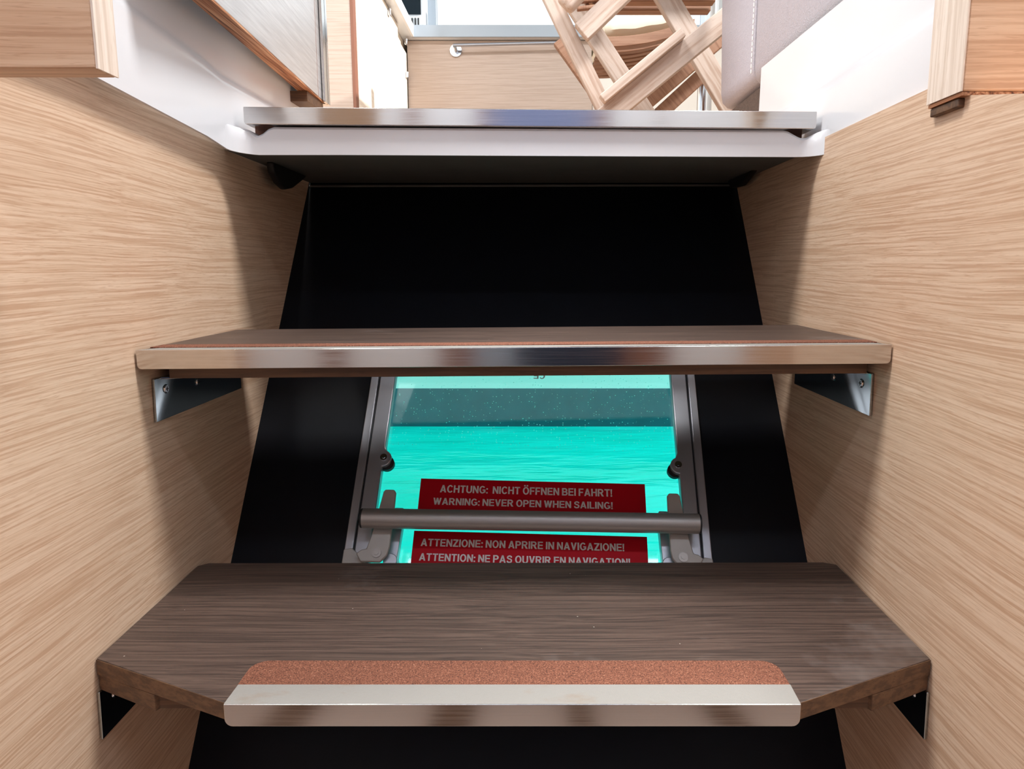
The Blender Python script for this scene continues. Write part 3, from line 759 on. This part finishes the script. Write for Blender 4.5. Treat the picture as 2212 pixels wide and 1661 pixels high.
# window over the worktop, with the slotted unit in the corner
wy = 3.94
wn = MB().box(-1.3, -0.545, wy, wy + .05, 2.024, 2.3).box(-.535, 1.6, wy, wy + .05, 2.024, 2.212)
struct(build(wn, 'wall_rear', M['worktop']))
wf = struct(build(MB().box(-.536, -.492, wy - .01, wy + .04, 2.212, 3.1).box(-.492, 1.6, wy - .002, wy + .04, 2.195, 2.216), 'window_1', M['greylip'], bevel=.002))
o = build(MB().box(-.492, 1.6, wy + .012, wy + .016, 2.216, 3.1), 'pane', M['glass'], wf)
pu = thing('wall_unit', 'white framed dark screen with a slotted vent, in the galley corner beside the window', 'screen', (-.62, 3.92, 2.1))
build(MB().box(-.86, -.545, 3.86, 3.93, 2.03, 2.9), 'housing', M['worktop'], pu, bevel=.003)
lab(build(MB().box(-.84, -.560, 3.855, 3.8595, 2.262, 2.88), 'screen', M['darkglass'], pu), 'dark glossy screen')
vt = MB()
for i in range(7): vt.box(-.670 + i * .0155, -.670 + i * .0155 + .006, 3.857, 3.8598, 2.207, 2.246)
lab(build(vt, 'vent', M['slot'], pu), 'dark vent slots')

# ------------------------------------------------------------------ upholstered bench at the side
BX = 0.358
be = thing('bench', 'bench side in pale grey grained leather with a stitched seam, beside the teak chair', 'bench', (0.5, 1.1, 1.18))
def pad(y0, y1, z0, x=BX, slant=0.0):
    rows = []
    prof = [(x + .055, z0 + .004), (x + .03, z0), (x + .012, z0 + .003), (x + .003, z0 + .012), (x, z0 + .028), (x, z0 + .2), (x, z0 + .32)]
    for f in (0, .015, .03, .5, .97, .985, 1):
        e = {0: .006, .015: .002, .03: 0, .5: 0, .97: 0, .985: .002, 1: .006}[f]
        rows.append([(px + e, y0 + (y1 - y0) * f + slant * f * (pz - z0), pz) for px, pz in prof])
    return MB().grid(rows)
build(pad(0.56, 1.236, 1.2915), 'side_pad', M['leather'], be, smooth=True, solid=.004)
build(pad(1.240, 1.445, 1.300, BX + .003, .12), 'side_pad', M['leather'], be, smooth=True, solid=.004)
sm = MB()
for i in range(34):
    z = 1.315 + i * .0085
    sm.tube((BX - .0006, 1.2385, z), (BX - .0006, 1.2385, z + .006), .0012, 6)
lab(build(sm, 'seam', M['white'], be), 'white stitched seam')
lab(build(MB().box(0.372, 0.60, 1.13, 1.43, 1.19, 1.292), 'plinth', M['walnut'], be), 'brown wooden plinth')
build(MB().box(0.42, 0.95, 0.63, 1.40, 1.292, 1.60), 'seat_box', M['cream'], be)

struct(build(MB().box(0.96, 0.98, -0.2, 0.70, 1.10, 1.86).box(0.96, 0.98, 0.70, 2.90, 1.10, 2.10).box(0.96, 0.98, 2.90, 4.0, 1.10, 2.75), 'sun_blocking_wall', M['cream']))  # added unseen wall, stepped in height to keep the sun off the stairs
struct(build(MB().box(-.5545, -.5455, 2.334, 2.369, 1.18, 1.975), 'trim_15', M['brown']))
# chrome table leg
tl = thing('table_leg', 'chrome table pedestal behind the teak chair, beside the leather bench', 'table leg', (0.62, 2.6, 1.18))
p = AY(1522, 200, 2.3)
build(MB().tube((p.x, 2.3, 1.19), (p.x, 2.3, 2.0), .022, 28), 'post', M['chrome'], tl, smooth=True)
build(MB().tube((p.x, 2.3, 1.18), (p.x, 2.3, 1.19), .09, 32), 'base', M['chrome'], tl, smooth=True)

# ------------------------------------------------------------------ teak chairs
def to_floor(a, b, z=1.181):
    """extends the line a-b past b down to the sole"""
    d = b - a; return a + d * ((z - a.z) / d.z)
ch = thing('folding_chair', 'weathered teak folding chair with crossed legs, its slats leaning beside the leather bench', 'chair', (0.25, 1.5, 1.18))
def cbar(name, p, q, y0, y1, wpx, th, mat, parent, floor=False, side=None):
    a, b = AY(*p, y0), AY(*q, y1)
    wd = wpx * (y0 + y1) / 2 / F_PX
    if floor: b = to_floor(a, b)
    d = (b - a).normalized()
    sd = side or Vector((d.z, 0, -d.x))
    sd = (sd - d * sd.dot(d)).normalized()
    o = build(MB().box(-wd / 2, wd / 2, -th / 2, th / 2, 0, (b - a).length), name, mat, None, bevel=.0025)
    o.parent = parent; o.location = a - parent.location       # the grain runs along the bar
    o.rotation_euler = Matrix((sd, d.cross(sd), d)).transposed().to_euler()
    return o
cbar('leg', (1170, -45), (1290, 205), 1.56, 1.56, 32, .022, M['teak'], ch, True)
cbar('leg', (1222, -20), (1372, 212), 1.66, 1.66, 36, .024, M['teak'], ch, True)
cbar('leg', (1415, -45), (1530, 150), 1.66, 1.66, 42, .024, M['teak'], ch, True)
cbar('leg', (1600, 15), (1329, 236), 1.53, 1.53, 42, .026, M['teak'], ch, True)
s1 = cbar('stretcher', (1474, 72), (1300, 216), 1.505, 1.505, 19, .026, M['teak'], ch)
cbar('stretcher', (1390, -58), (1255, 72), 1.52, 1.52, 40, .024, M['teak'], ch)
arm = cbar('armrest', (1300, -75), (1216, 14), 1.50, 1.50, 42, .035, M['teak'], ch)
arm.modifiers['bevel'].width = .011; arm.modifiers['bevel'].segments = 4
for i in range(3):
    cbar('back_slat', (1330, -22 + i * 16), (1246, -12 + i * 16), 1.60, 1.60, 8, .012, M['teak_brown'], ch)
for i in range(2):
    cbar('back_slat', (1300 - i * 18, 36), (1270 - i * 18, -20), 1.61, 1.61, 7, .010, M['teak_brown'], ch)
for i in range(7):
    y = 1.58 + i * .045
    z = 1.612
    build(MB().box(.10, .43, y, y + .032, z + .012 * math.sin(i * .5), z + .012 * math.sin(i * .5) + .014), 'slat', M['teak_brown'], ch, bevel=.002)
build(MB().box(.09, .112, 1.57, 1.92, 1.626, 1.662), 'seat_rail', M['teak_brown'], ch, bevel=.003)

c2 = thing('folding_chair', 'second teak chair standing further back with a cream cushion on its seat', 'chair', (0.35, 2.2, 1.18))
cbar('leg', (1206, 88), (1275, 186), 2.1, 2.1, 24, .025, M['teak_brown'], c2, True)
cbar('leg', (1530, 150), (1433, 239), 2.05, 2.05, 28, .025, M['teak_brown'], c2, True)
cbar('leg', (1560, 85), (1525, 115), 2.0, 2.0, 24, .025, M['teak_brown'], c2, True)
ra, rb_ = AY(1296, 100, 2.05), AY(1500, 62, 2.05)
rows = []
for i in range(13):
    f = i / 12; p = ra.lerp(rb_, f); sag = -.014 * (1 - (2 * f - 1) ** 2)
    p = p + Vector((0, 0, sag))
    rows.append([p + Vector((0, 0, .0)), p + Vector((0, .024, 0)), p + Vector((0, .024, .026)), p + Vector((0, 0, .026))])
build(MB().grid(rows, True), 'seat_rail', M['teak_brown'], c2, bevel=.002)
for i in range(8):
    rows = []
    for q in range(13):
        f = q / 12; p = ra.lerp(rb_, f) + Vector((0, .035 + i * .042, -.014 * (1 - (2 * f - 1) ** 2) + .006))
        rows.append([p, p + Vector((0, .026, 0)), p + Vector((0, .026, .012)), p + Vector((0, 0, .012))])
    build(MB().grid(rows, True), 'slat', M['teak_brown'], c2, bevel=.0015)
cu = MB()
n_u, n_v = 18, 10
ca, cb = AY(1296, 50, 2.09), AY(1500, 16, 2.09)
rows = []
for i in range(n_u + 1):
    f = i / n_u; p = ca.lerp(cb, f)
    r_ = []
    for j in range(n_v * 2):
        t = 2 * math.pi * j / (n_v * 2)
        ex = abs(math.cos(t)) ** .5 * (1 if math.cos(t) >= 0 else -1); ez = abs(math.sin(t)) ** .7 * (1 if math.sin(t) >= 0 else -1)
        endr = min(1, (min(f, 1 - f) * 12 + .25)) ** .5
        r_.append(p + Vector((0, .19 + .19 * ex * endr, (.034 + .003 * math.sin(f * 21)) * ez * endr - .012 * (1 - (2 * f - 1) ** 2))))
    rows.append(r_)
cu.grid(rows, True)
tag(build(cu, 'cushion', M['cushion'], smooth=True), 'cream quilted cushion lying on the seat of the second teak chair', 'cushion')
